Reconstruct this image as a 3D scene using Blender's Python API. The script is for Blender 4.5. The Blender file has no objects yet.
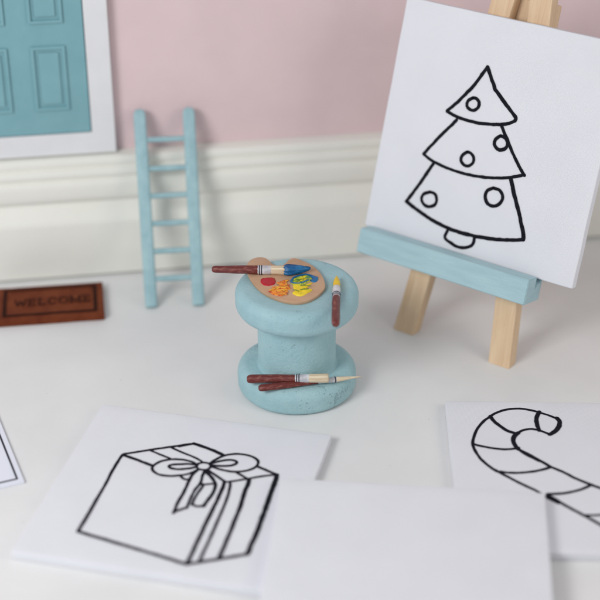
import bpy, bmesh, math, random
from mathutils import Vector, Matrix, noise
random.seed(7)
S = bpy.context.scene
C = S.collection
R = math.radians

# ------------------------------------------------------------------ materials
def new_mat(name):
    m = bpy.data.materials.new(name); m.use_nodes = True
    nt = m.node_tree; b = nt.nodes['Principled BSDF']
    return m, nt, b

def nd(nt, t, **kw):
    n = nt.nodes.new(t)
    for k, v in kw.items():
        if k in n.inputs: n.inputs[k].default_value = v
        else: setattr(n, k, v)
    return n

def coords(nt, scale=(1, 1, 1)):
    tc = nt.nodes.new('ShaderNodeTexCoord'); mp = nt.nodes.new('ShaderNodeMapping')
    mp.inputs['Scale'].default_value = scale
    nt.links.new(tc.outputs['Object'], mp.inputs['Vector'])
    return mp.outputs['Vector']

def surf(name, c1, c2=None, rough=.6, nscale=3, stretch=(1, 1, 1), bump=0, bscale=40, bdist=.01, spec=.4, lo=.35, hi=.65, coat=0, detail=5):
    m, nt, b = new_mat(name)
    v = coords(nt, stretch)
    b.inputs['Roughness'].default_value = rough
    b.inputs['Specular IOR Level'].default_value = spec
    b.inputs['Coat Weight'].default_value = coat
    if c2:
        n = nd(nt, 'ShaderNodeTexNoise', Scale=nscale, Detail=detail, Roughness=.6)
        nt.links.new(v, n.inputs['Vector'])
        r = nt.nodes.new('ShaderNodeValToRGB')
        r.color_ramp.elements[0].position = lo; r.color_ramp.elements[1].position = hi
        r.color_ramp.elements[0].color = (*c1, 1); r.color_ramp.elements[1].color = (*c2, 1)
        nt.links.new(n.outputs['Fac'], r.inputs['Fac']); nt.links.new(r.outputs['Color'], b.inputs['Base Color'])
        rr = nd(nt, 'ShaderNodeMapRange'); rr.inputs['To Min'].default_value = rough - .07; rr.inputs['To Max'].default_value = rough + .07
        nt.links.new(n.outputs['Fac'], rr.inputs['Value']); nt.links.new(rr.outputs['Result'], b.inputs['Roughness'])
    else:
        b.inputs['Base Color'].default_value = (*c1, 1)
    if bump:
        n2 = nd(nt, 'ShaderNodeTexNoise', Scale=bscale, Detail=6, Roughness=.6)
        nt.links.new(v, n2.inputs['Vector'])
        bp = nd(nt, 'ShaderNodeBump', Strength=bump, Distance=bdist)
        nt.links.new(n2.outputs['Fac'], bp.inputs['Height']); nt.links.new(bp.outputs['Normal'], b.inputs['Normal'])
    return m

def ramp(nt, src, stops):
    r = nt.nodes.new('ShaderNodeValToRGB'); e = r.color_ramp.elements
    while len(e) < len(stops): e.new(.5)
    for k, (p, c) in enumerate(stops):
        e[k].position = p; e[k].color = (*c, 1)
    nt.links.new(src, r.inputs['Fac'])
    return r.outputs['Color']

def chalk_paint(name, c1, c2, pit, thr=.40, off=(0, 0, 0)):
    """matt hand-brushed paint with small pits and dings"""
    m, nt, b = new_mat(name); v = coords(nt)
    n = nd(nt, 'ShaderNodeTexNoise', Scale=4.5, Detail=7, Roughness=.62); nt.links.new(v, n.inputs['Vector'])
    base = ramp(nt, n.outputs['Fac'], [(.33, c1), (.66, c2)])
    # clustered pits
    mv = nt.nodes.new('ShaderNodeMapping'); mv.inputs['Location'].default_value = off
    nt.links.new(v, mv.inputs['Vector']); v0, v = v, mv.outputs['Vector']
    p = nd(nt, 'ShaderNodeTexNoise', Scale=38, Detail=4, Roughness=.55); nt.links.new(v, p.inputs['Vector'])
    q = nd(nt, 'ShaderNodeTexNoise', Scale=3.1, Detail=2); nt.links.new(v, q.inputs['Vector'])
    a = nd(nt, 'ShaderNodeMath', operation='MULTIPLY'); nt.links.new(p.outputs['Fac'], a.inputs[0]); nt.links.new(q.outputs['Fac'], a.inputs[1])
    k = nd(nt, 'ShaderNodeMapRange'); nt.links.new(a.outputs[0], k.inputs['Value'])
    k.inputs['From Min'].default_value = thr; k.inputs['From Max'].default_value = thr + .05
    mx = nd(nt, 'ShaderNodeMixRGB'); nt.links.new(k.outputs['Result'], mx.inputs['Fac'])
    nt.links.new(base, mx.inputs['Color1']); mx.inputs['Color2'].default_value = (*pit, 1)
    nt.links.new(mx.outputs['Color'], b.inputs['Base Color'])
    f = nd(nt, 'ShaderNodeTexNoise', Scale=34, Detail=8, Roughness=.68); nt.links.new(v, f.inputs['Vector'])
    sub = nd(nt, 'ShaderNodeMath', operation='MULTIPLY_ADD'); nt.links.new(k.outputs['Result'], sub.inputs[0]); sub.inputs[1].default_value = -.9
    nt.links.new(f.outputs['Fac'], sub.inputs[2])
    bp = nd(nt, 'ShaderNodeBump', Strength=.65, Distance=.016)
    nt.links.new(sub.outputs[0], bp.inputs['Height']); nt.links.new(bp.outputs['Normal'], b.inputs['Normal'])
    b.inputs['Roughness'].default_value = .62; b.inputs['Specular IOR Level'].default_value = .35
    return m

def wood(name, dark, light, axis=1):
    m, nt, b = new_mat(name)
    sc = [7, 7, 7]; sc[axis] = .7
    v = coords(nt, sc)
    n = nd(nt, 'ShaderNodeTexNoise', Scale=1.6, Detail=8, Roughness=.65, Distortion=.6); nt.links.new(v, n.inputs['Vector'])
    sc2 = [60, 60, 60]; sc2[axis] = 2.5
    v2 = coords(nt, sc2)
    n2 = nd(nt, 'ShaderNodeTexNoise', Scale=1, Detail=4); nt.links.new(v2, n2.inputs['Vector'])
    mid = tuple((a + c) / 2 for a, c in zip(dark, light))
    c = ramp(nt, n.outputs['Fac'], [(.3, dark), (.5, mid), (.7, light)])
    mx = nd(nt, 'ShaderNodeMixRGB', blend_type='MULTIPLY'); mx.inputs['Fac'].default_value = .35
    nt.links.new(c, mx.inputs['Color1'])
    g = ramp(nt, n2.outputs['Fac'], [(.35, (.78, .70, .62)), (.6, (1, 1, 1))]); nt.links.new(g, mx.inputs['Color2'])
    nt.links.new(mx.outputs['Color'], b.inputs['Base Color'])
    bp = nd(nt, 'ShaderNodeBump', Strength=.25, Distance=.01); nt.links.new(n2.outputs['Fac'], bp.inputs['Height'])
    nt.links.new(bp.outputs['Normal'], b.inputs['Normal'])
    b.inputs['Roughness'].default_value = .6
    return m

def canvas_mat(name, col):
    m, nt, b = new_mat(name); v = coords(nt)
    b.inputs['Roughness'].default_value = .72; b.inputs['Specular IOR Level'].default_value = .3
    n = nd(nt, 'ShaderNodeTexNoise', Scale=2.2, Detail=5); nt.links.new(v, n.inputs['Vector'])
    c = ramp(nt, n.outputs['Fac'], [(.3, tuple(x * .965 for x in col)), (.7, col)])
    nt.links.new(c, b.inputs['Base Color'])
    w1 = nd(nt, 'ShaderNodeTexWave', Scale=30, Distortion=1.5, bands_direction='X'); nt.links.new(v, w1.inputs['Vector'])
    w2 = nd(nt, 'ShaderNodeTexWave', Scale=30, Distortion=1.5, bands_direction='Y'); nt.links.new(v, w2.inputs['Vector'])
    ad = nd(nt, 'ShaderNodeMath', operation='ADD'); nt.links.new(w1.outputs['Fac'], ad.inputs[0]); nt.links.new(w2.outputs['Fac'], ad.inputs[1])
    n3 = nd(nt, 'ShaderNodeTexNoise', Scale=9, Detail=6); nt.links.new(v, n3.inputs['Vector'])
    ad2 = nd(nt, 'ShaderNodeMath', operation='MULTIPLY_ADD'); nt.links.new(n3.outputs['Fac'], ad2.inputs[0]); ad2.inputs[1].default_value = 2.5
    nt.links.new(ad.outputs[0], ad2.inputs[2])
    bp = nd(nt, 'ShaderNodeBump', Strength=.24, Distance=.005); nt.links.new(ad2.outputs[0], bp.inputs['Height'])
    nt.links.new(bp.outputs['Normal'], b.inputs['Normal'])
    return m

M = {}
M['stool'] = chalk_paint('pale_blue_chalk_paint', (.325, .525, .565), (.385, .585, .62), (.295, .48, .52), .425)
M['stool_base'] = chalk_paint('pale_blue_chalk_paint_worn', (.325, .525, .565), (.385, .585, .62), (.295, .48, .52), .385, (3.3, 1.7, .6))
M['stool_seat'] = chalk_paint('pale_blue_chalk_paint_seat', (.325, .52, .565), (.385, .58, .62), (.30, .49, .53), .41, (7.1, 2.2, .3))
M['ladder'] = surf('blue_ladder_paint', (.28, .455, .495), (.355, .54, .575), .5, 3, (3, 1, 3), bump=.4, bscale=14, bdist=.01)
M['ledge'] = surf('blue_ledge_paint', (.355, .53, .58), (.41, .59, .635), .55, 2.2, (1, 7, 7), bump=.35, bscale=14, bdist=.012)
M['wood'] = wood('pale_pine_wood', (.66, .455, .275), (.79, .60, .405))
M['canvas'] = canvas_mat('white_primed_canvas', (.775, .785, .83))
M['ink'] = surf('black_marker_ink', (.006, .006, .011), (.012, .012, .019), .85, 20, spec=.12)
M['card'] = surf('smooth_white_card', (.76, .785, .87), None, .5)
M['line'] = surf('printed_black_line', (.03, .03, .045), None, .6)
def table_mat():
    m, nt, b = new_mat('white_satin_table'); v = coords(nt)
    n = nd(nt, 'ShaderNodeTexNoise', Scale=1.1, Detail=6); nt.links.new(v, n.inputs['Vector'])
    c = ramp(nt, n.outputs['Fac'], [(.35, (.735, .738, .735)), (.65, (.778, .78, .776))])
    vo = nd(nt, 'ShaderNodeTexVoronoi', Scale=3.4); nt.links.new(v, vo.inputs['Vector'])
    lt = nd(nt, 'ShaderNodeMapRange'); nt.links.new(vo.outputs['Distance'], lt.inputs['Value'])
    lt.inputs['From Min'].default_value = .018; lt.inputs['From Max'].default_value = .045
    lt.inputs['To Min'].default_value = .35; lt.inputs['To Max'].default_value = 0
    mx = nd(nt, 'ShaderNodeMixRGB'); nt.links.new(lt.outputs['Result'], mx.inputs['Fac']); nt.links.new(c, mx.inputs['Color1'])
    mx.inputs['Color2'].default_value = (.42, .40, .37, 1); nt.links.new(mx.outputs['Color'], b.inputs['Base Color'])
    f = nd(nt, 'ShaderNodeTexNoise', Scale=55, Detail=6, Roughness=.65); nt.links.new(v, f.inputs['Vector'])
    bp = nd(nt, 'ShaderNodeBump', Strength=.16, Distance=.006); nt.links.new(f.outputs['Fac'], bp.inputs['Height'])
    nt.links.new(bp.outputs['Normal'], b.inputs['Normal'])
    r = nd(nt, 'ShaderNodeMapRange'); nt.links.new(n.outputs['Fac'], r.inputs['Value']); r.inputs['To Min'].default_value = .36; r.inputs['To Max'].default_value = .56
    nt.links.new(r.outputs['Result'], b.inputs['Roughness']); b.inputs['Specular IOR Level'].default_value = .35
    return m
M['table'] = table_mat()
M['cream'] = surf('cream_gloss_woodwork', (.785, .78, .72), (.81, .803, .745), .40, 1.3, bump=.12, bscale=5, bdist=.03)
M['pink'] = surf('dusty_pink_wall_paint', (.70, .545, .56), (.73, .57, .585), .7, 2, bump=.15, bscale=50, bdist=.01)
M['door_white'] = surf('white_door_frame_paint', (.71, .715, .73), (.74, .745, .76), .5, 3, bump=.08)
M['door_blue'] = surf('teal_blue_door_paint', (.185, .375, .42), (.205, .405, .45), .5, 3, bump=.1)
M['mat'] = surf('rust_brown_leather', (.125, .025, .009), (.185, .045, .016), .75, 6, bump=.45, bscale=45, bdist=.012, spec=.15)
M['mat_dark'] = surf('dark_brown_print', (.024, .006, .004), (.035, .009, .005), .8, 12, spec=.12)
M['handle'] = surf('red_brown_varnished_wood', (.14, .026, .022), (.36, .13, .10), .38, 26, (.55, 1.6, 1.6), bump=.6, bscale=22, bdist=.01, lo=.50, hi=.76)
M['silver'] = surf('brushed_pale_silver_paint', (.42, .42, .45), (.70, .70, .72), .34, 14, bump=.3, bscale=30, bdist=.006)
M['ring'] = surf('dark_ferrule_ring', (.05, .05, .07), None, .5)
M['bristle'] = surf('cream_bristle', (.58, .44, .28), (.84, .73, .55), .6, 4, (.6, 16, 16), bump=.8, bscale=7, bdist=.01)
M['palette'] = surf('tan_palette_board', (.49, .30, .18), (.57, .37, .24), .65, 4, (1, 1.6, 1), bump=.3, bscale=40, bdist=.006)
M['red'] = surf('crimson_paint', (.42, .006, .018), (.50, .012, .03), .35, 9, bump=.3, bscale=18)
M['blue'] = surf('blue_paint', (.006, .085, .25), (.018, .165, .37), .33, 10, bump=.5, bscale=16, bdist=.015)
M['yellow'] = surf('yellow_paint', (.86, .56, .0), (.90, .68, .02), .35, 12, bump=.4, bscale=20)
M['tip_yellow'] = surf('yellow_loaded_bristle', (.80, .45, .01), (.90, .66, .04), .4, 3, (14, 14, 2), bump=.4, bscale=10)

M['scarlet'] = surf('scarlet_streaks', (.55, .05, .015), (.68, .09, .02), .4, 12)
M['amber'] = surf('amber_streaks', (.88, .42, .04), (.92, .55, .06), .4, 12)
M['leaf'] = surf('leaf_green_streaks', (.05, .17, .03), (.16, .30, .03), .4, 12)

def mixed_paint(name, stops, scale, dist=1.2):
    m, nt, b = new_mat(name); v = coords(nt, (1, 1.6, 1))
    n = nd(nt, 'ShaderNodeTexNoise', Scale=scale, Detail=4, Roughness=.6, Distortion=dist); nt.links.new(v, n.inputs['Vector'])
    nt.links.new(ramp(nt, n.outputs['Fac'], stops), b.inputs['Base Color'])
    bp = nd(nt, 'ShaderNodeBump', Strength=.6, Distance=.015); nt.links.new(n.outputs['Fac'], bp.inputs['Height'])
    nt.links.new(bp.outputs['Normal'], b.inputs['Normal']); b.inputs['Roughness'].default_value = .36
    return m
M['orange'] = mixed_paint('streaky_orange_paint', [(.34, (.55, .06, .01)), (.43, (.80, .20, .02)), (.55, (.88, .33, .03)), (.66, (.9, .50, .05))], 15)
M['green'] = mixed_paint('swirled_green_paint', [(.34, (.02, .14, .22)), (.44, (.10, .30, .06)), (.52, (.42, .52, .03)), (.62, (.66, .66, .04))], 12, 2)
M['yellow_swirl'] = mixed_paint('yellow_paint_with_green_streaks', [(.30, (.12, .22, .02)), (.38, (.55, .50, .01)), (.44, (.88, .62, .01)), (.7, (.9, .72, .03))], 11, 1.6)

# ------------------------------------------------------------------ object helpers
def obj(name, bm, m, parent=None, smooth=False, auto=None):
    me = bpy.data.meshes.new(name)
    bmesh.ops.recalc_face_normals(bm, faces=bm.faces)
    bm.to_mesh(me); bm.free()
    o = bpy.data.objects.new(name, me); C.objects.link(o)
    if m: me.materials.append(m)
    if smooth:
        me.polygons.foreach_set('use_smooth', [True] * len(me.polygons))
        if auto: me.set_sharp_from_angle(angle=R(auto))
    if parent: o.parent = parent
    return o

def thing(name, label, cat, loc=(0, 0, 0), rz=0, group=None, matrix=None):
    o = bpy.data.objects.new(name, None); C.objects.link(o)
    o.empty_display_size = .1
    if matrix is not None: o.matrix_world = matrix
    else: o.location = loc; o.rotation_euler = (0, 0, rz)
    o['label'] = label; o['category'] = cat
    if group: o['group'] = group
    return o

def box(bm, x0, x1, y0, y1, z0, z1, bev=0, seg=2, mtx=None):
    b = bmesh.new()
    bmesh.ops.create_cube(b, size=1)
    for v in b.verts:
        v.co = Vector(((x0 + x1) / 2 + v.co.x * (x1 - x0), (y0 + y1) / 2 + v.co.y * (y1 - y0), (z0 + z1) / 2 + v.co.z * (z1 - z0)))
    if bev: bmesh.ops.bevel(b, geom=list(b.edges), offset=bev, segments=seg, profile=.6, affect='EDGES')
    if mtx: bmesh.ops.transform(b, matrix=mtx, verts=b.verts)
    me = bpy.data.meshes.new('t'); b.to_mesh(me); b.free(); bm.from_mesh(me); bpy.data.meshes.remove(me)
    return bm

def lathe(bm, prof, n=48, axis='z', wob=0, ws=3, seed=0, closed=True):
    """prof: (radius, height) list; closes the ends"""
    rings = []
    for r, h in prof:
        ring = []
        for k in range(n):
            a = 2 * math.pi * k / n
            rr = r
            if wob: rr += wob * noise.noise(Vector((math.cos(a) * ws * .5, math.sin(a) * ws * .5, h * ws + seed)))
            p = (rr * math.cos(a), rr * math.sin(a), h) if axis == 'z' else (h, rr * math.cos(a), rr * math.sin(a))
            ring.append(bm.verts.new(p))
        rings.append(ring)
    for a, b in zip(rings, rings[1:]):
        for k in range(n): bm.faces.new((a[k], a[(k + 1) % n], b[(k + 1) % n], b[k]))
    bm.faces.new(rings[0][::-1]); bm.faces.new(rings[-1])
    return bm

def arc(cx, cy, r, a0, a1, n=6):
    return [(cx + r * math.cos(R(a0 + (a1 - a0) * k / n)), cy + r * math.sin(R(a0 + (a1 - a0) * k / n))) for k in range(n + 1)]

def catmull(pts, step=.02, closed=False):
    P = [Vector(p) for p in pts]
    if len(P) == 2:
        n = max(2, int((P[1] - P[0]).length / step))
        return [P[0].lerp(P[1], k / n) for k in range(n + 1)]
    out = []
    n = len(P)
    for i in range(n if closed else n - 1):
        p1, p2 = P[i], P[(i + 1) % n]
        p0 = P[i - 1] if (closed or i > 0) else p1 * 2 - p2
        p3 = P[(i + 2) % n] if (closed or i + 2 < n) else p2 * 2 - p1
        m = max(2, int((p2 - p1).length / step))
        for k in range(m):
            t = k / m
            out.append(.5 * ((2 * p1) + (p2 - p0) * t + (2 * p0 - 5 * p1 + 4 * p2 - p3) * t * t + (3 * p1 - p0 - 3 * p2 + p3) * t ** 3))
    if not closed: out.append(P[-1])
    return out

def stroke(bm, pts, w, z, step=.018, rough=.24, seed=0):
    """a marker line with a little thickness, uneven edges and round ends, lying at height z"""
    c = catmull(pts, step)
    c = [p for k, p in enumerate(c) if k == 0 or (p - c[k - 1]).length > 1e-5]
    L, Rr = [], []
    for k, p in enumerate(c):
        d = (c[min(k + 1, len(c) - 1)] - c[max(k - 1, 0)]).normalized()
        nrm = Vector((-d.y, d.x))
        q = Vector((p.x * 16, p.y * 16, seed * 3.7))
        a = w / 2 * (1 + rough * noise.noise(q) + rough * .7 * noise.noise(q * 3.1))
        b = w / 2 * (1 + rough * noise.noise(q + Vector((9, 4, 2))) + rough * .7 * noise.noise(q * 3.3 + Vector((2, 7, 1))))
        L.append(p + nrm * a); Rr.append(p - nrm * b)
    d0 = (c[0] - c[1]).normalized(); d1 = (c[-1] - c[-2]).normalized()
    def cap(p, d, r):
        a0 = math.atan2(d.y, d.x)
        return [p + Vector((math.cos(a0 + t), math.sin(a0 + t))) * r for t in (R(60), R(25), 0, R(-25), R(-60))]
    th = .003
    top = [bm.verts.new((p.x, p.y, z + th)) for p in L]; bot = [bm.verts.new((p.x, p.y, z + th)) for p in Rr]
    for k in range(len(c) - 1): bm.faces.new((top[k], bot[k], bot[k + 1], top[k + 1]))
    e = [bm.verts.new((p.x, p.y, z + th)) for p in cap(c[-1], d1, w / 2)]
    bm.faces.new([top[-1]] + [bot[-1]] + e[::-1])
    s = [bm.verts.new((p.x, p.y, z + th)) for p in cap(c[0], d0, w / 2)]
    bm.faces.new([bot[0]] + [top[0]] + s[::-1])
    # thin side walls down to the surface
    loop = top + e + bot[::-1] + s
    low = [bm.verts.new((v.co.x, v.co.y, z)) for v in loop]
    for k in range(len(loop)):
        j = (k + 1) % len(loop)
        bm.faces.new((loop[k], low[k], low[j], loop[j]))

def drawing(strokes, z, parent, off=(0, 0), name='drawing'):
    bm = bmesh.new()
    for k, (w, pts) in enumerate(strokes):
        stroke(bm, [(x + off[0], y + off[1]) for x, y in pts], w * .92, z + .0012 + k * .00015, seed=k)
    return obj(name, bm, M['ink'], parent)

def slab(bm, outline, z0, z1, bev=.012):
    """flat board from a closed outline"""
    n = len(outline)
    cx = sum(p[0] for p in outline) / n; cy = sum(p[1] for p in outline) / n
    def ring(s, z):
        out = []
        for k, p in enumerate(outline):
            a, b = outline[k - 1], outline[(k + 1) % n]
            d = Vector((b[0] - a[0], b[1] - a[1])).normalized()
            out.append(bm.verts.new((p[0] - d.y * -s * -1 * sgn, p[1] + d.x * -s * -1 * sgn, z)))
        return out
    area = sum(outline[k - 1][0] * outline[k][1] - outline[k][0] * outline[k - 1][1] for k in range(n))
    sgn = 1 if area > 0 else -1
    rs = [ring(bev, z0), ring(0, z0 + bev), ring(0, z1 - bev), ring(bev * .3, z1 - bev * .3), ring(bev, z1)]
    for a, b in zip(rs, rs[1:]):
        for k in range(n): bm.faces.new((a[k], a[(k + 1) % n], b[(k + 1) % n], b[k]))
    bm.faces.new(rs[0][::-1]); bm.faces.new(rs[-1])
    return bm

def blob(outline, z, h, name, m, parent, seed=0, extras=()):
    """a raised daub of paint with an uneven top; extras are brushed streaks in other colours lying in the same daub"""
    o = catmull(outline, .012, True)
    n = len(o); c = sum(o, Vector((0, 0))) / n
    bm = bmesh.new(); rings = []
    for s, t in ((1, 0), (.97, .55), (.9, .85), (.72, 1), (.5, .95), (.28, .9)):
        ring = []
        for p in o:
            q = c + (p - c) * s
            e = noise.noise(Vector((q.x * 22, q.y * 22, seed))) * .45 * h if t else 0
            w = Vector((noise.noise(Vector((q.x * 40, q.y * 40, seed + 3))), noise.noise(Vector((q.x * 40, q.y * 40, seed + 9))))) * .006
            ring.append(bm.verts.new((q.x + w.x, q.y + w.y, z + h * t + e)))
        rings.append(ring)
    for a, b in zip(rings, rings[1:]):
        for k in range(n): bm.faces.new((a[k], a[(k + 1) % n], b[(k + 1) % n], b[k]))
    cv = bm.verts.new((c.x, c.y, z + h * .92))
    for k in range(n): bm.faces.new((rings[-1][k], rings[-1][(k + 1) % n], cv))
    rnd = random.Random(seed); mats = [m]
    for mk, cnt, zz, w, spread in extras:
        mats.append(M[mk]); f0 = len(bm.faces)
        for k in range(cnt):
            p = c + (o[rnd.randrange(n)] - c) * rnd.uniform(.15, spread)
            a = rnd.uniform(-.5, .7); l = rnd.uniform(.014, .036); e = Vector((math.cos(a), math.sin(a))) * l
            stroke(bm, [tuple(p - e), tuple(p + Vector((-e.y, e.x)) * rnd.uniform(-.3, .3)), tuple(p + e)], w * rnd.uniform(.7, 1.35), zz + k * .0004, .008, .6, seed + k)
        bm.faces.ensure_lookup_table()
        for f in bm.faces[f0:]: f.material_index = len(mats) - 1
    ob = obj(name, bm, m, parent, True)
    for x in mats[1:]: ob.data.materials.append(x)
    return ob

GIFT =[
 (0.03,[(0.46, -1.437), (0.461, -1.212), (0.454, -1.023), (0.457, -0.873), (0.464, -0.752), (0.502, -0.722), (0.604, -0.666), (0.741, -0.59), (0.88, -0.52), (1.019, -0.446)]),
 (0.036,[(0.473, -0.755), (0.561, -0.777), (0.651, -0.806), (0.732, -0.835), (0.785, -0.851)]),
 (0.03,[(0.932, -0.507), (1.054, -0.43)]),
 (0.04,[(1.05, -0.431), (1.134, -0.455), (1.241, -0.489), (1.365, -0.546)]),
 (0.024,[(0.697, -0.63), (0.798, -0.668), (0.906, -0.707)]),
 (0.024,[(0.87, -0.541), (0.963, -0.581), (1.071, -0.62), (1.144, -0.651), (1.198, -0.681)]),
 (0.028,[(1.176, -0.757), (1.132, -0.715), (1.031, -0.699), (0.925, -0.716), (0.845, -0.764), (0.801, -0.826), (0.793, -0.886), (0.828, -0.935), (0.894, -0.966), (0.987, -0.962), (1.072, -0.932), (1.151, -0.885), (1.202, -0.816)]),
 (0.03,[(1.18, -0.743), (1.11, -0.749), (1.021, -0.77), (0.951, -0.797), (0.932, -0.822), (0.958, -0.847), (1.03, -0.849), (1.115, -0.818), (1.181, -0.774)]),
 (0.028,[(1.29, -0.686), (1.32, -0.626), (1.372, -0.558), (1.454, -0.509), (1.545, -0.493), (1.636, -0.509), (1.7, -0.555), (1.713, -0.623), (1.683, -0.688), (1.619, -0.739), (1.526, -0.771), (1.415, -0.766), (1.314, -0.743)]),
 (0.03,[(1.297, -0.694), (1.364, -0.642), (1.448, -0.604), (1.505, -0.609), (1.519, -0.642), (1.486, -0.682), (1.4, -0.712), (1.308, -0.723)]),
 (0.026,[(1.221, -0.696), (1.182, -0.724), (1.175, -0.765), (1.202, -0.8), (1.254, -0.806), (1.294, -0.784), (1.304, -0.74), (1.273, -0.7), (1.221, -0.696)]),
 (0.026,[(1.084, -0.947), (1.125, -0.978), (1.172, -0.977)]),
 (0.03,[(1.203, -0.821), (1.179, -0.899), (1.174, -1.002), (1.178, -1.102), (1.174, -1.264), (1.17, -1.326), (1.177, -1.47)]),
 (0.026,[(1.27, -0.821), (1.271, -0.89), (1.283, -1.002), (1.265, -1.107), (1.263, -1.243), (1.27, -1.376)]),
 (0.024,[(1.282, -1.007), (1.318, -1.024), (1.304, -1.135), (1.297, -1.24), (1.298, -1.321)]),
 (0.022,[(1.299, -1.024), (1.351, -1.004), (1.407, -0.983)]),
 (0.034,[(1.273, -0.82), (1.336, -0.875), (1.397, -0.95), (1.425, -1.019), (1.434, -1.105), (1.419, -1.212), (1.405, -1.32)]),
 (0.028,[(1.291, -0.8), (1.359, -0.844), (1.436, -0.895), (1.494, -0.935)]),
 (0.036,[(1.49, -0.933), (1.497, -1.027), (1.498, -1.193), (1.495, -1.371)]),
 (0.026,[(1.539, -0.929), (1.559, -1.013), (1.576, -1.175), (1.581, -1.327)]),
 (0.024,[(1.497, -0.937), (1.577, -0.9), (1.685, -0.842), (1.793, -0.78), (1.919, -0.725)]),
 (0.026,[(1.559, -0.779), (1.624, -0.815), (1.692, -0.855)]),
 (0.04,[(1.691, -0.851), (1.702, -0.916), (1.704, -1.029), (1.712, -1.143), (1.722, -1.318)]),
 (0.03,[(1.714, -0.644), (1.78, -0.67), (1.858, -0.701), (1.922, -0.725)]),
 (0.048,[(1.92, -0.73), (1.931, -0.825), (1.932, -0.963), (1.937, -1.09), (1.942, -1.242)]),
]
CANE =[
 (0.03,[(1.044, -0.283), (0.974, -0.231), (0.892, -0.186), (0.808, -0.148), (0.714, -0.125), (0.601, -0.139), (0.501, -0.188), (0.414, -0.266), (0.335, -0.366), (0.27, -0.492), (0.233, -0.615), (0.217, -0.722), (0.23, -0.828), (0.273, -0.957), (0.334, -1.058), (0.402, -1.145)]),
 (0.032,[(0.389, -1.12), (0.458, -1.188), (0.568, -1.29), (0.65, -1.361), (0.732, -1.428), (0.81, -1.515), (0.903, -1.596)]),
 (0.05,[(1.048, -0.277), (1.067, -0.327), (1.058, -0.402), (1.015, -0.485), (0.95, -0.55)]),
 (0.03,[(0.95, -0.55), (0.895, -0.508), (0.836, -0.477), (0.774, -0.467), (0.701, -0.491), (0.65, -0.536)]),
 (0.048,[(0.655, -0.531), (0.613, -0.591), (0.596, -0.659), (0.607, -0.738), (0.635, -0.798)]),
 (0.032,[(0.63, -0.788), (0.686, -0.868), (0.742, -0.921), (0.804, -0.976)]),
 (0.034,[(0.646, -0.809), (0.744, -0.9), (0.826, -0.986), (0.907, -1.068), (1.004, -1.141), (1.111, -1.238), (1.219, -1.317), (1.301, -1.369), (1.407, -1.451), (1.509, -1.544)]),
 (0.044,[(0.893, -0.174), (0.859, -0.268), (0.847, -0.38), (0.858, -0.49)]),
 (0.04,[(0.418, -0.26), (0.447, -0.349), (0.51, -0.444), (0.566, -0.511), (0.641, -0.544)]),
 (0.03,[(0.219, -0.72), (0.281, -0.752), (0.387, -0.784), (0.493, -0.8), (0.586, -0.792), (0.637, -0.772)]),
 (0.032,[(0.432, -1.149), (0.506, -1.162), (0.611, -1.159), (0.734, -1.136), (0.828, -1.103), (0.9, -1.065)]),
 (0.032,[(0.823, -1.469), (0.92, -1.461), (1.026, -1.437), (1.136, -1.388), (1.234, -1.321)]),
 (0.026,[(1.105, -1.765), (1.27, -1.75), (1.384, -1.689), (1.485, -1.604)]),
]
TREE=[
 (0.036,[(-0.352, 1.581), (-0.424, 1.482), (-0.512, 1.382)]),
 (0.036,[(-0.511, 1.378), (-0.399, 1.35), (-0.248, 1.339), (-0.078, 1.35), (0.085, 1.381), (0.184, 1.417), (0.241, 1.452)]),
 (0.042,[(0.24, 1.458), (0.241, 1.485), (0.153, 1.555), (0.044, 1.639), (-0.038, 1.705)]),
 (0.036,[(-0.387, 1.317), (-0.448, 1.232), (-0.535, 1.113), (-0.621, 0.985), (-0.679, 0.898)]),
 (0.034,[(-0.678, 0.894), (-0.552, 0.848), (-0.381, 0.822), (-0.204, 0.813), (-0.008, 0.826), (0.134, 0.851), (0.294, 0.894), (0.457, 0.962)]),
 (0.036,[(0.112, 1.368), (0.181, 1.277), (0.267, 1.166), (0.366, 1.049), (0.458, 0.958)]),
 (0.026,[(-0.555, 0.82), (-0.593, 0.744), (-0.662, 0.591), (-0.772, 0.379)]),
 (0.036,[(-0.545, 0.835), (-0.58, 0.755), (-0.651, 0.599), (-0.761, 0.386)]),
 (0.042,[(-0.77, 0.37), (-0.6, 0.308), (-0.407, 0.254), (-0.197, 0.224), (0.029, 0.227), (0.247, 0.251), (0.433, 0.289), (0.586, 0.336)]),
 (0.044,[(0.591, 0.338), (0.58, 0.384), (0.486, 0.581), (0.402, 0.736), (0.324, 0.888)]),
 (0.036,[(-0.239, 0.208), (-0.256, 0.125), (-0.179, 0.087), (-0.086, 0.071), (-0.003, 0.09), (0.062, 0.138), (0.069, 0.229)]),
 (0.036,[(-0.256, 1.572), (-0.304, 1.531), (-0.307, 1.481), (-0.269, 1.453), (-0.22, 1.455), (-0.179, 1.493), (-0.181, 1.545), (-0.222, 1.573), (-0.256, 1.572)]),
 (0.038,[(0.121, 1.274), (0.076, 1.23), (0.073, 1.179), (0.116, 1.141), (0.164, 1.142), (0.205, 1.173), (0.21, 1.225), (0.173, 1.269), (0.121, 1.274)]),
 (0.034,[(-0.203, 1.032), (-0.247, 0.986), (-0.251, 0.936), (-0.202, 0.896), (-0.154, 0.901), (-0.114, 0.947), (-0.121, 0.999), (-0.164, 1.033), (-0.203, 1.032)]),
 (0.036,[(-0.526, 0.535), (-0.59, 0.495), (-0.603, 0.439), (-0.562, 0.392), (-0.501, 0.385), (-0.444, 0.419), (-0.431, 0.477), (-0.463, 0.528), (-0.526, 0.535)]),
 (0.036,[(0.161, 0.753), (0.104, 0.714), (0.093, 0.644), (0.133, 0.587), (0.208, 0.58), (0.264, 0.622), (0.279, 0.693), (0.235, 0.748), (0.161, 0.753)]),
]
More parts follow.
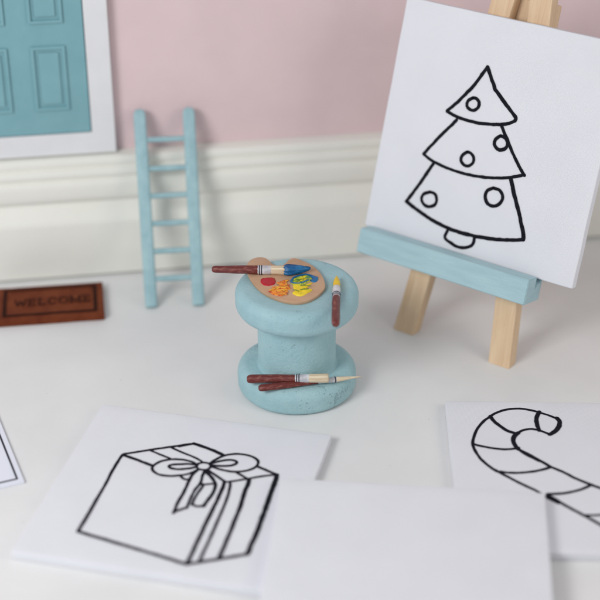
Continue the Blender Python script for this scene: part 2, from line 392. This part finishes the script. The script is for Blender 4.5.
PALETTE_OUT = [(-0.498, 0.292), (-0.486, 0.384), (-0.449, 0.456), (-0.39, 0.492), (-0.331, 0.488), (-0.291, 0.446), (-0.255, 0.374), (-0.22, 0.333), (-0.171, 0.323), (-0.132, 0.343), (-0.103, 0.405), (-0.074, 0.456), (-0.034, 0.477), (0.025, 0.446), (0.094, 0.384), (0.172, 0.282), (0.229, 0.151), (0.26, 0.012), (0.264, -0.105), (0.229, -0.202), (0.167, -0.297), (0.091, -0.363), (0.006, -0.391), (-0.078, -0.382), (-0.173, -0.335), (-0.278, -0.249), (-0.366, -0.134), (-0.436, 0.012), (-0.484, 0.171)]
RED_OUT = [(-0.355, 0.012), (-0.337, 0.061), (-0.284, 0.075), (-0.226, 0.061), (-0.208, 0.012), (-0.219, -0.057), (-0.262, -0.086), (-0.31, -0.082), (-0.347, -0.037)]
ORANGE_OUT = [(-0.251, -0.163), (-0.233, -0.105), (-0.166, -0.086), (-0.157, -0.008), (-0.129, 0.022), (-0.1, -0.008), (-0.09, -0.076), (-0.07, -0.125), (-0.065, -0.154), (-0.098, -0.182), (-0.117, -0.259), (-0.164, -0.288), (-0.221, -0.259), (-0.254, -0.23)]
YELLOW_OUT = [(-0.042, -0.086), (-0.013, -0.066), (0.035, -0.086), (0.121, -0.047), (0.145, -0.037), (0.111, -0.086), (0.092, -0.144), (0.144, -0.173), (0.101, -0.221), (0.072, -0.259), (0.025, -0.288), (-0.022, -0.269), (-0.046, -0.23), (-0.027, -0.182)]
GREEN_OUT = [(-0.061, -0.037), (-0.042, 0.032), (0.006, 0.081), (0.073, 0.111), (0.122, 0.091), (0.145, 0.032), (0.111, -0.008), (0.063, -0.057), (0.006, -0.076), (-0.037, -0.076)]
BLUE_OUT = [(0.093, 0.121), (0.131, 0.111), (0.16, 0.101), (0.194, 0.087), (0.198, 0.032), (0.179, -0.017), (0.145, -0.017), (0.131, 0.012), (0.145, 0.042), (0.126, 0.081)]

GIFT += [(.032, [(.46, -1.43), (.462, -1.65), (.458, -1.90)]), (.034, [(.458, -1.90), (.80, -1.965), (1.15, -2.03), (1.49, -2.10)]),
         (.034, [(1.49, -2.10), (1.70, -1.99), (1.945, -1.86)]), (.046, [(1.942, -1.24), (1.95, -1.55), (1.945, -1.86)]),
         (.036, [(1.495, -1.37), (1.492, -1.75), (1.49, -2.10)]),
         (.028, [(1.176, -1.46), (1.225, -1.41), (1.269, -1.37)]), (.028, [(1.297, -1.315), (1.345, -1.335), (1.40, -1.315)]),
         (.026, [(1.58, -1.32), (1.583, -1.66), (1.58, -2.055)]), (.036, [(1.721, -1.31), (1.728, -1.62), (1.73, -1.975)])]
TREE += [(.036, [(-.355, 1.578), (-.27, 1.70), (-.17, 1.90)]), (.040, [(-.036, 1.70), (-.10, 1.80), (-.168, 1.90)])]
CANE += [(.034, [(1.505, -1.54), (1.62, -1.66), (1.74, -1.80), (1.86, -1.95)]), (.032, [(.82, -1.475), (.98, -1.65), (1.17, -1.83), (1.37, -2.05)]),
         (.032, [(1.37, -2.05), (1.50, -2.14), (1.66, -2.13), (1.80, -2.05), (1.86, -1.95)])]

# ------------------------------------------------------------------ setting
WT = Vector((.9877, .1566, 0)); WN = Vector((-.1566, .9877, 0)); W0 = Vector((-3.328, 2.038, 0))
WM = Matrix(((WT.x, WN.x, 0, W0.x), (WT.y, WN.y, 0, W0.y), (0, 0, 1, 0), (0, 0, 0, 1)))   # x along the wall, y into it

bm = bmesh.new(); box(bm, -9, 9, -13, 4.4, -.5, 0)
t = obj('tabletop', bm, M['table']); t['kind'] = 'structure'; t['label'] = 'smooth white tabletop under all the miniatures'

bm = bmesh.new(); box(bm, -7, 13, .32, .6, -.3, 7)
t = obj('wall', bm, M['pink']); t.matrix_world = WM; t['kind'] = 'structure'; t['label'] = 'dusty pink painted wall above the skirting'

prof = [(.05, .003), (.05, .022), (.012, .026), (.001, .036), (0, .06), (0, .655), (.006, .685), (.03, .73), (.075, .785), (.105, .825), (.125, .86), (.130, .885), (.112, .90), (.094, .915), (.082, .945), (.076, .98), (.074, 1.08),
        (.080, 1.12), (.098, 1.15), (.122, 1.165), (.124, 1.178), (.104, 1.190), (.098, 1.21), (.104, 1.25), (.126, 1.275), (.150, 1.290), (.152, 1.302), (.135, 1.315),
        (.132, 1.355), (.140, 1.383), (.160, 1.398), (.19, 1.405), (.318, 1.41), (.318, .003)]
bm = bmesh.new()
A = [bm.verts.new((-7, y, z)) for y, z in prof]; B = [bm.verts.new((13, y, z)) for y, z in prof]
for k in range(len(prof)): bm.faces.new((A[k], A[(k + 1) % len(prof)], B[(k + 1) % len(prof)], B[k]))
bm.faces.new(A[::-1]); bm.faces.new(B)
t = obj('skirting_board', bm, M['cream'], None, True, 40); t.matrix_world = WM
t['label'] = 'cream moulded skirting board along the foot of the pink wall'; t['category'] = 'skirting board'

# ------------------------------------------------------------------ miniature door on the skirting
dm = WM @ Matrix.Translation((1.395 - .935, .20, 1.425))
door = thing('miniature_door', 'teal blue panelled miniature door in a white frame on the skirting', 'door', matrix=dm)
FW, LW, y0 = .935, .685, .0     # half widths of frame and leaf
bm = bmesh.new()
def rr(x, z, y): return bm.verts.new((x, y, z))
rings = []
for hw, z0, z1, y in [(LW, .245, 3.20, .105), (LW, .245, 3.20, .005), (LW + .006, .239, 3.206, 0), (FW - .006, .006, 3.494, 0), (FW, 0, 3.5, .006), (FW, 0, 3.5, .105)]:
    rings.append([rr(-hw, z0, y), rr(hw, z0, y), rr(hw, z1, y), rr(-hw, z1, y)])
for a, b in zip(rings, rings[1:] + rings[:1]):
    for k in range(4): bm.faces.new((a[k], a[(k + 1) % 4], b[(k + 1) % 4], b[k]))
obj('door_frame', bm, M['door_white'], door)
bm = bmesh.new(); box(bm, -LW + .008, LW - .008, .014, .10, .252, 3.19, .012)
leaf = obj('door_leaf', bm, M['door_blue'], door)
for cx in (-.31, .29):
    for z0, z1 in ((.53, 1.25), (1.50, 2.30), (2.50, 2.95)):
        bm = bmesh.new(); w = .18
        # moulded frame round a slightly raised centre
        for (a, b, c, d) in ((-w, -w + .035, z0, z1), (w - .035, w, z0, z1), (-w + .03, w - .03, z0, z0 + .035), (-w + .03, w - .03, z1 - .035, z1)):
            box(bm, cx + a, cx + b, -.012, .016, c, d, .009)
        box(bm, cx - w + .07, cx + w - .07, -.003, .016, z0 + .07, z1 - .07, .012)
        obj('raised_panel', bm, M['door_blue'], leaf)

# ------------------------------------------------------------------ ladder
F0, F1 = Vector((-1.588, 1.50, 0)), Vector((-1.078, 1.545, 0))
T0, T1 = Vector((-1.716, 2.53, 1.895)), Vector((-1.188, 2.608, 1.885))
lad = thing('ladder', 'pale blue miniature ladder with six rungs leaning on the skirting', 'ladder', (F0 + F1) / 2)
fx = (F1 - F0).normalized(); fy = ((T0 + T1) / 2 - (F0 + F1) / 2).normalized(); fz = fx.cross(fy).normalized()
def frame(o, ax, ay):
    z = ax.cross(ay).normalized(); x = ay.cross(z).normalized()
    return Matrix(((x.x, ay.x, z.x, o.x), (x.y, ay.y, z.y, o.y), (x.z, ay.z, z.z, o.z), (0, 0, 0, 1)))
ctr = (F0 + F1) / 2
for a, b in ((F0, T0), (F1, T1)):
    ay = (b - a).normalized(); ln = (b - a).length
    bm = bmesh.new(); rings = []
    for y, s in ((.012, .80), (.022, .95), (.04, 1), (ln * .25, 1), (ln * .5, 1), (ln * .75, 1), (ln - .085, 1), (ln - .055, .95), (ln - .03, .84), (ln - .012, .66), (ln, .36)):
        ring = []
        for qx, qz in ((1, 1), (-1, 1), (-1, -1), (1, -1)):
            a0 = {(1, 1): 0, (-1, 1): 90, (-1, -1): 180, (1, -1): 270}[(qx, qz)]
            for t_ in (0, 22, 45, 68, 90):
                c_, s_ = math.cos(R(a0 + t_)), math.sin(R(a0 + t_))
                wob = .0025 * noise.noise(Vector((qx * 3, y * 2.5, qz * 3)))
                ring.append(bm.verts.new(((qx * .041 + .026 * c_) * s + wob, y, (qz * .018 + .026 * s_) * s)))
        rings.append(ring)
    for r0, r1 in zip(rings, rings[1:]):
        for k in range(20): bm.faces.new((r0[k], r0[(k + 1) % 20], r1[(k + 1) % 20], r1[k]))
    bm.faces.new(rings[0][::-1]); bm.faces.new(rings[-1])
    bmesh.ops.transform(bm, matrix=frame(a - ctr, fx, ay), verts=bm.verts)
    obj('rail', bm, M['ladder'], lad, True, 50)
for f in (.146, .285, .424, .563, .700, .845):
    p = F0.lerp(T0, f); q = F1.lerp(T1, f)
    bm = bmesh.new()
    d = (q - p); ln = d.length; d.normalize()
    lathe(bm, [(.029, .055), (.031, ln * .5), (.029, ln - .055)], 14, 'x', .003, 6, f * 9)
    bmesh.ops.transform(bm, matrix=frame(p - ctr, d, fy), verts=bm.verts)
    obj('rung', bm, M['ladder'], lad, True, 50)

# ------------------------------------------------------------------ door mat
mt = thing('door_mat', 'rust brown miniature welcome mat lying by the skirting', 'door mat', (-2.685, 1.515, 0), R(8.0))
bm = bmesh.new(); mw, md, mh = .575, .352, .085
b2 = bmesh.new(); box(b2, -mw, mw, -md, md, .0, mh, .014, 3)
bmesh.ops.subdivide_edges(b2, edges=[e for e in b2.edges if e.calc_length() > .3], cuts=30, use_grid_fill=True)
for v in b2.verts:
    n_ = noise.noise(Vector((v.co.x * 5, v.co.y * 5, 3)))
    v.co.x += .006 * n_; v.co.y += .006 * noise.noise(Vector((v.co.y * 4, v.co.x * 5, 8)))
    if v.co.z > .03: v.co.z += .003 * n_
obj('mat_body', b2, M['mat'], mt, True, 40); bm.free()
bm = bmesh.new()
bx, by, bw = .485, .272, .038
for k, (p, q) in enumerate((((-bx, -by), (bx, -by)), ((bx, -by), (bx, by)), ((bx, by), (-bx, by)), ((-bx, by), (-bx, -by)))):
    stroke(bm, [p, q], bw, mh + .004 + k * .0004, .03, .15, k)
obj('border', bm, M['mat_dark'], mt)
LET = {'W': ['0 1 .25 0 .5 .8', '.5 .8 .75 0 1 1'], 'E': ['.15 0 .15 1', '.15 1 .8 1', '.15 .5 .65 .5', '.15 0 .8 0', '.8 1 .8 .8', '.8 0 .8 .2', '0 0 .2 0', '0 1 .2 1'],
       'L': ['.15 0 .15 1', '0 1 .35 1', '0 0 .8 0', '.8 0 .8 .22'], 'C': None, 'O': None,
       'M': ['.1 0 .1 1', '.1 1 .5 .15', '.5 .15 .9 1', '.9 1 .9 0', '-.05 0 .25 0', '.75 0 1.05 0', '-.05 1 .12 1', '.88 1 1.05 1']}
bm = bmesh.new(); x = -.375; k = 0; lh = .135
for ch, wd in (('W', .115), ('E', .085), ('L', .085), ('C', .09), ('O', .095), ('M', .115), ('E', .085)):
    segs = []
    if ch == 'O': segs = [[(.5 + .48 * math.cos(a * math.pi / 8), .5 + .5 * math.sin(a * math.pi / 8)) for a in range(17)]]
    elif ch == 'C': segs = [[(.5 + .48 * math.cos(R(a)), .5 + .5 * math.sin(R(a))) for a in range(45, 316, 30)], [(.84, .85), (.86, .62)]]
    else:
        for s in LET[ch]:
            f = [float(v) for v in s.split()]; pts = list(zip(f[::2], f[1::2]))
            for a, b in zip(pts, pts[1:]): segs.append([a, b])
    for sg in segs:
        stroke(bm, [(x + px * wd, -lh / 2 - .01 + py * lh) for px, py in sg], .0145, mh + .004 + k * .00012, .02, .12, k); k += 1
    x += wd + .024
obj('welcome_lettering', bm, M['mat_dark'], mt)

# ------------------------------------------------------------------ spool stool
H, RT, RB, TK = 1.14, .597, .590, .265
st = thing('spool_stool', 'pale blue painted spool shaped stool standing in the centre', 'stool', (-.006, 0, 0))
def disc(z0, z1, r, rb, rt, seed):
    p = [(.02, z0), (r - rb - .04, z0)] + [(a, b) for a, b in arc(r - rb, z0 + rb, rb, -90, 0, 8)] + [(a, b) for a, b in arc(r - rt, z1 - rt, rt, 0, 90, 10)]
    e = r - rt
    p += [(e * .9, z1 + .0), (e * .75, z1), (e * .5, z1), (e * .25, z1), (.02, z1)]
    bm = lathe(bmesh.new(), p, 128)
    for v in bm.verts:
        q = v.co * 2.2 + Vector((seed, 0, 0)); rad = math.hypot(v.co.x, v.co.y)
        if rad > r * .5:
            s = 1 + .012 * noise.noise(q) + .004 * noise.noise(q * 4)
            v.co.x *= s; v.co.y *= s
    return bm
obj('base_disc', disc(.001, TK, RB, .065, .105, 3), M['stool_base'], st, True, 60)
cp = [(.40, TK - .004), (.392, TK + .02), (.386, TK + .06), (.384, .5), (.384, .72), (.388, H - TK - .045), (.396, H - TK - .006)]
obj('column', lathe(bmesh.new(), cp, 96, 'z', .006, 2.5, 4), M['stool'], st, True, 60)
obj('seat_disc', disc(H - TK - .012, H, RT, .105, .095, 9), M['stool_seat'], st, True, 60)

# ------------------------------------------------------------------ palette with paint
pz = H + .001
pal = thing('paint_palette', 'tan wooden artist palette with paint daubs on the blue stool', 'palette', (-.11, .05, pz))
def loc(o): return [(x + .11, y - .05) for x, y in o]
PT = .034
obj('board', slab(bmesh.new(), [tuple(p) for p in catmull(loc(PALETTE_OUT), .02, True)], 0, PT, .004), M['palette'], pal, True, 45)
blob(loc(RED_OUT), PT - .002, .012, 'paint_daub', M['red'], pal, 1)['label'] = 'crimson red paint daub'
blob(loc(ORANGE_OUT), PT - .002, .013, 'paint_daub', M['orange'], pal, 2, [('scarlet', 9, PT + .006, .016, 1.0), ('orange', 12, PT + .008, .022, 1.0), ('amber', 8, PT + .0105, .015, .8)])['label'] = 'streaky orange paint daub'
blob(loc(BLUE_OUT), PT - .002, .014, 'paint_daub', M['blue'], pal, 5)['label'] = 'blue paint daub'
blob(loc(YELLOW_OUT), PT - .002, .015, 'paint_daub', M['yellow_swirl'], pal, 3, [('leaf', 5, PT + .012, .009, .7)])['label'] = 'yellow paint daub with green streaks'
g = blob(loc(GREEN_OUT), PT - .002, .017, 'paint_daub', M['green'], pal, 4, [('yellow', 6, PT + .0125, .016, .75), ('leaf', 5, PT + .0145, .012, .8)]); g['label'] = 'yellow green swirled paint daub'
bm = bmesh.new()
stroke(bm, loc([(.10, -.005), (.03, -.055), (-.045, -.055), (-.058, -.02), (-.035, .045), (.02, .088), (.085, .112), (.13, .095)]), .019, PT + .0165, .012, .5, 3)
obj('paint_streak', bm, M['blue'], g)

# ------------------------------------------------------------------ brushes
def brush(label, tip, tail, hz, handle, ferrule, bristle, group='artist paint brushes on the stool', paint=None, thin=False):
    """x runs from the handle end to the tip; each section is (length, radius at start, radius at end)"""
    a, b = Vector(tail), Vector(tip); d = (b - a).normalized()
    ay = Vector((0, 0, 1)).cross(d).normalized()
    z = d.cross(ay).normalized()
    mx = Matrix(((d.x, ay.x, z.x, a.x), (d.y, ay.y, z.y, a.y), (d.z, ay.z, z.z, a.z), (0, 0, 0, 1)))
    t = thing('paint_brush', label, 'paint brush', matrix=mx, group=group)
    sd = random.random() * 50
    l, r0, r1 = handle
    pr = [(r0 * .55, 0), (r0 * .86, .012), (r0, .035)] + [(r0 + (r1 - r0) * k / 14 , .035 + (l - .05) * k / 14) for k in range(1, 15)] + [(r1 * .93, l)]
    obj('handle', lathe(bmesh.new(), pr, 24, 'x', .0045, 7, sd), M['handle'], t, True, 50)
    x = l - .004; lf, f0, f1 = ferrule
    pr = [(f0 * .9, x), (f0, x + .01)] + [(f0 + (f1 - f0) * k / 6, x + .01 + (lf - .02) * k / 6) for k in range(1, 6)] + [(f1, x + lf - .01), (f1 * .92, x + lf)]
    fo = obj('ferrule', lathe(bmesh.new(), pr, 24, 'x', .002, 7, sd), M['silver'], t, True, 50)
    for u in ((.14, .30) if not thin else (.93,)):
        rr = f0 + (f1 - f0) * u
        obj('ring', lathe(bmesh.new(), [(rr, x + lf * u - .006), (rr + .0035, x + lf * u - .003), (rr + .0035, x + lf * u + .003), (rr, x + lf * u + .006)], 24, 'x'), M['ring'], fo, True, 50)
    x += lf - .004; lb, b0, b1 = bristle
    if paint == 'tip':
        pr = [(b0 * .9, x)] + [(max(.004, b0 * (1.0 + .12 * math.sin(k / 9 * 3.1)) * (1 - (k / 9) ** 2.6) + b1 * (k / 9)), x + lb * k / 9) for k in range(10)]
        obj('bristles', lathe(bmesh.new(), pr, 24, 'x', .004, 9, sd), M['tip_yellow'], t, True, 50)
    else:
        pr = [(b0 * .93, x), (b0, x + .008)] + [(b0 + (b1 - b0) * k / 6, x + .008 + (lb - .016) * k / 6) for k in range(1, 7)] + [(b1 * .8 if not thin else b1 * .5, x + lb)]
        obj('bristles', lathe(bmesh.new(), pr, 24, 'x', .0025, 9, sd), M['bristle'], t, True, 50)
    if paint == 'blob':
        x += lb - .03
        L = .262
        bm = bmesh.new()
        pr = [(.012, x)] + [((.058 * math.sin(math.pi * min(1, (k / 13) ** .62 * .9 + .06)) ** .7) * (1 - .28 * k / 13) + .006, x + L * k / 13) for k in range(14)] + [(.006, x + L + .012)]
        lathe(bm, pr, 28, 'x', .020, 11, 5.5)
        for v in bm.verts:
            v.co.y += .045 * max(0, (v.co.x - x) / L - .25) ** 1.2     # the loaded tip bends to one side
            v.co.z = v.co.z * .85 + .004
        obj('loaded_paint', bm, M['blue'], t, True)
    return t

zb = pz + PT + .042
brush('brush loaded with blue paint lying across the tan palette', (.10, .140, zb), (-.828, .169, zb), 0, (.447, .034, .044), (.132, .045, .045), (.14, .044, .046), paint='blob')
brush('yellow tipped brush lying on the stool seat beside the palette', (.381, .10, H + .040), (.350, -.82, H + .042), 0, (.50, .038, .038), (.19, .037, .040), (.235, .031, .004), paint='tip')
brush('blunt cream tipped brush on the stool base lying over the pointed brush', (.302, -.441, .356), (-.487, -.397, .318), 0, (.468, .043, .040), (.140, .041, .042), (.19, .043, .045))
brush('pointed cream tipped brush on the stool base under the blunt brush', (.628, -.325, .300), (-.372, -.537, .302), 0, (.585, .036, .022), (.185, .022, .028), (.25, .027, .003), thin=True)

# ------------------------------------------------------------------ canvases and card
def canvas(label, loc, rz, w, h, th, mx=None):
    """stretched canvas board: corner at the origin, x right, y down the sheet (negative)"""
    t = thing('canvas', label, 'canvas', loc, rz, matrix=mx, group='white miniature canvases')
    bm = bmesh.new(); box(bm, 0, w, -h, 0, .001, th, .014, 3)
    bmesh.ops.subdivide_edges(bm, edges=[e for e in bm.edges if e.calc_length() > .5], cuts=24, use_grid_fill=True)
    for v in bm.verts:
        p = v.co
        e = Vector((p.x * 1.3 + loc[0], p.y * 1.3, 2.0))
        if th - .02 < p.z: pass
        p.x += .005 * noise.noise(Vector((p.y * 3, 1 + loc[0], p.x))); p.y += .005 * noise.noise(Vector((p.x * 3, 5 + loc[0], p.y)))
    obj('board', bm, M['canvas'], t, True, 40)
    return t
CT = .09
c1 = canvas('white canvas with ribbon tied gift box drawing lying flat on table', (-1.888, -.491, 0), R(-13.2), 2.27, 2.27, CT)
drawing(GIFT, CT, c1)
c2 = canvas('white canvas with candy cane drawing lying flat on table', (1.435, -.430, 0), R(-1.5), 2.27, 2.27, CT)
drawing(CANE, CT, c2)
c3 = canvas('blank white canvas overlapping the gift and candy cane canvases', (-.144, -1.80, CT + .004), R(-5.4), 2.33, 2.27, CT)

u = Vector((math.cos(R(-35)), math.sin(R(-35)), 0)); nh = Vector((-math.sin(R(-35)), math.cos(R(-35)), 0))
v_ = Vector((0, 0, 1)) * math.cos(R(17)) + nh * math.sin(R(17)); w_ = u.cross(v_)
EO = Vector((1.578, .664, 0))
EM = Matrix(((u.x, v_.x, w_.x, EO.x), (u.y, v_.y, w_.y, EO.y), (u.z, v_.z, w_.z, EO.z), (0, 0, 0, 1)))
c4 = canvas('white canvas with christmas tree drawing standing on the easel', (0, 0, 0), 0, 2.40, 2.40, .1, EM @ Matrix.Translation((-1.205, 1.022 + 2.40, .002)))
drawing(TREE, .1, c4, (1.205, -2.40))

t = thing('printed_card', 'white printed card with thin black border line lying flat on table', 'card', (-2.466, -1.645, 0), R(112))
# x runs up the right edge, y to the left
bm = bmesh.new(); box(bm, 0, 3.2, 0, 2.4, .001, .03, .006)
obj('card_sheet', bm, M['card'], t)
bm = bmesh.new()
for k, (p, q) in enumerate((((.055, .055), (3.14, .055)), ((.055, .055), (.055, 2.34)), ((3.14, .055), (3.14, 2.34)), ((.055, 2.34), (3.14, 2.34)))):
    stroke(bm, [p, q], .017, .0305 + k * .0003, .05, .03, k)
obj('border_line', bm, M['line'], t)

# ------------------------------------------------------------------ easel
ez = thing('tabletop_easel', 'small pine easel with pale blue ledge holding the tree canvas', 'easel', matrix=EM)
LL = 3.75
for s in (-1, 1):
    bm = bmesh.new()
    box(bm, -.12, .12, -.15, LL, -.15, -.002, .012, 2)
    mtx = Matrix.Translation((s * .572, 0, 0)) @ Matrix.Rotation(s * R(5.9), 4, 'Z')
    bmesh.ops.transform(bm, matrix=mtx, verts=bm.verts)
    # saw the foot off level with the table
    bmesh.ops.transform(bm, matrix=EM, verts=bm.verts)
    bmesh.ops.bisect_plane(bm, geom=bm.verts[:] + bm.edges[:] + bm.faces[:], plane_co=(0, 0, .001), plane_no=(0, 0, -1), clear_outer=True)
    bmesh.ops.holes_fill(bm, edges=[e for e in bm.edges if e.is_boundary], sides=0)
    bmesh.ops.transform(bm, matrix=EM.inverted(), verts=bm.verts)
    obj('leg', bm, M['wood'], ez)
bm = bmesh.new(); box(bm, -.30, .30, 3.35, 3.62, -.30, -.155, .012); obj('head_block', bm, M['wood'], ez)
# rear leg swings back from the head block
pt = EM @ Vector((0, 3.45, -.24)); pb = Vector((EO.x, EO.y, 0)) + nh * 2.05; pb.z = .01
dl = (pb - pt); ln = dl.length; dl.normalize()
bm = bmesh.new(); box(bm, -.10, .10, 0, ln, -.07, .07, .012)
bmesh.ops.transform(bm, matrix=EM.inverted() @ frame(pt, u, dl), verts=bm.verts)
obj('leg', bm, M['wood'], ez)
# ledge with a groove behind a front lip
pr = [(.335, .790), (.335, 1.028), (.325, 1.038), (.160, 1.046), (.150, 1.040), (.146, .925), (.10, .965), (.02, 1.012), (.001, 1.012), (.001, .800), (.010, .790), (.325, .780)]
bm = bmesh.new()
x0, x1 = -1.115, .838
A = [bm.verts.new((x0, y, z)) for z, y in pr]; B = [bm.verts.new((x1, y, z)) for z, y in pr]
n = len(pr)
for k in range(n): bm.faces.new((A[k], A[(k + 1) % n], B[(k + 1) % n], B[k]))
bm.faces.new(A[::-1]); bm.faces.new(B)
bmesh.ops.recalc_face_normals(bm, faces=bm.faces)
bmesh.ops.bevel(bm, geom=[e for e in bm.edges if abs(e.verts[0].co.x - e.verts[1].co.x) < 1e-4], offset=.006, segments=2, affect='EDGES')
obj('ledge', bm, M['ledge'], ez)

# ------------------------------------------------------------------ light
wd = bpy.data.worlds.new('World'); S.world = wd; wd.use_nodes = True
wd.node_tree.nodes['Background'].inputs['Color'].default_value = (.90, .94, 1, 1)
wd.node_tree.nodes['Background'].inputs['Strength'].default_value = .43
def area(name, pos, target, size, watts, col):
    l = bpy.data.lights.new(name, 'AREA'); l.shape = 'RECTANGLE'; l.size = size[0]; l.size_y = size[1]; l.energy = watts; l.color = col
    o = bpy.data.objects.new(name, l); C.objects.link(o); o.location = pos
    o.rotation_euler = (Vector(target) - Vector(pos)).to_track_quat('-Z', 'Y').to_euler()
    return o
area('window_light', (-7.5, -8.5, 8.4), (0, .5, .3), (5, 4.6), 1010, (1, .99, .985))
area('side_light', (8, -5, 6), (0, .8, .3), (4.5, 4.5), 205, (1, .90, .80))

# ------------------------------------------------------------------ camera
cd = bpy.data.cameras.new('camera'); co = bpy.data.objects.new('camera', cd); C.objects.link(co); S.camera = co
cd.sensor_width = 36; cd.sensor_fit = 'HORIZONTAL'; cd.lens = 90; cd.clip_start = .5; cd.clip_end = 200
co.location = (.025, -12.570, 8.227); co.rotation_euler = (R(60), 0, 0)
cd.dof.use_dof = True; cd.dof.focus_distance = 14.5; cd.dof.aperture_fstop = .235; cd.dof.aperture_blades = 9

S.view_settings.view_transform = 'Standard'; S.view_settings.look = 'None'; S.view_settings.exposure = 0; S.view_settings.gamma = 1
S.render.engine = 'CYCLES'
S.cycles.use_denoising = True
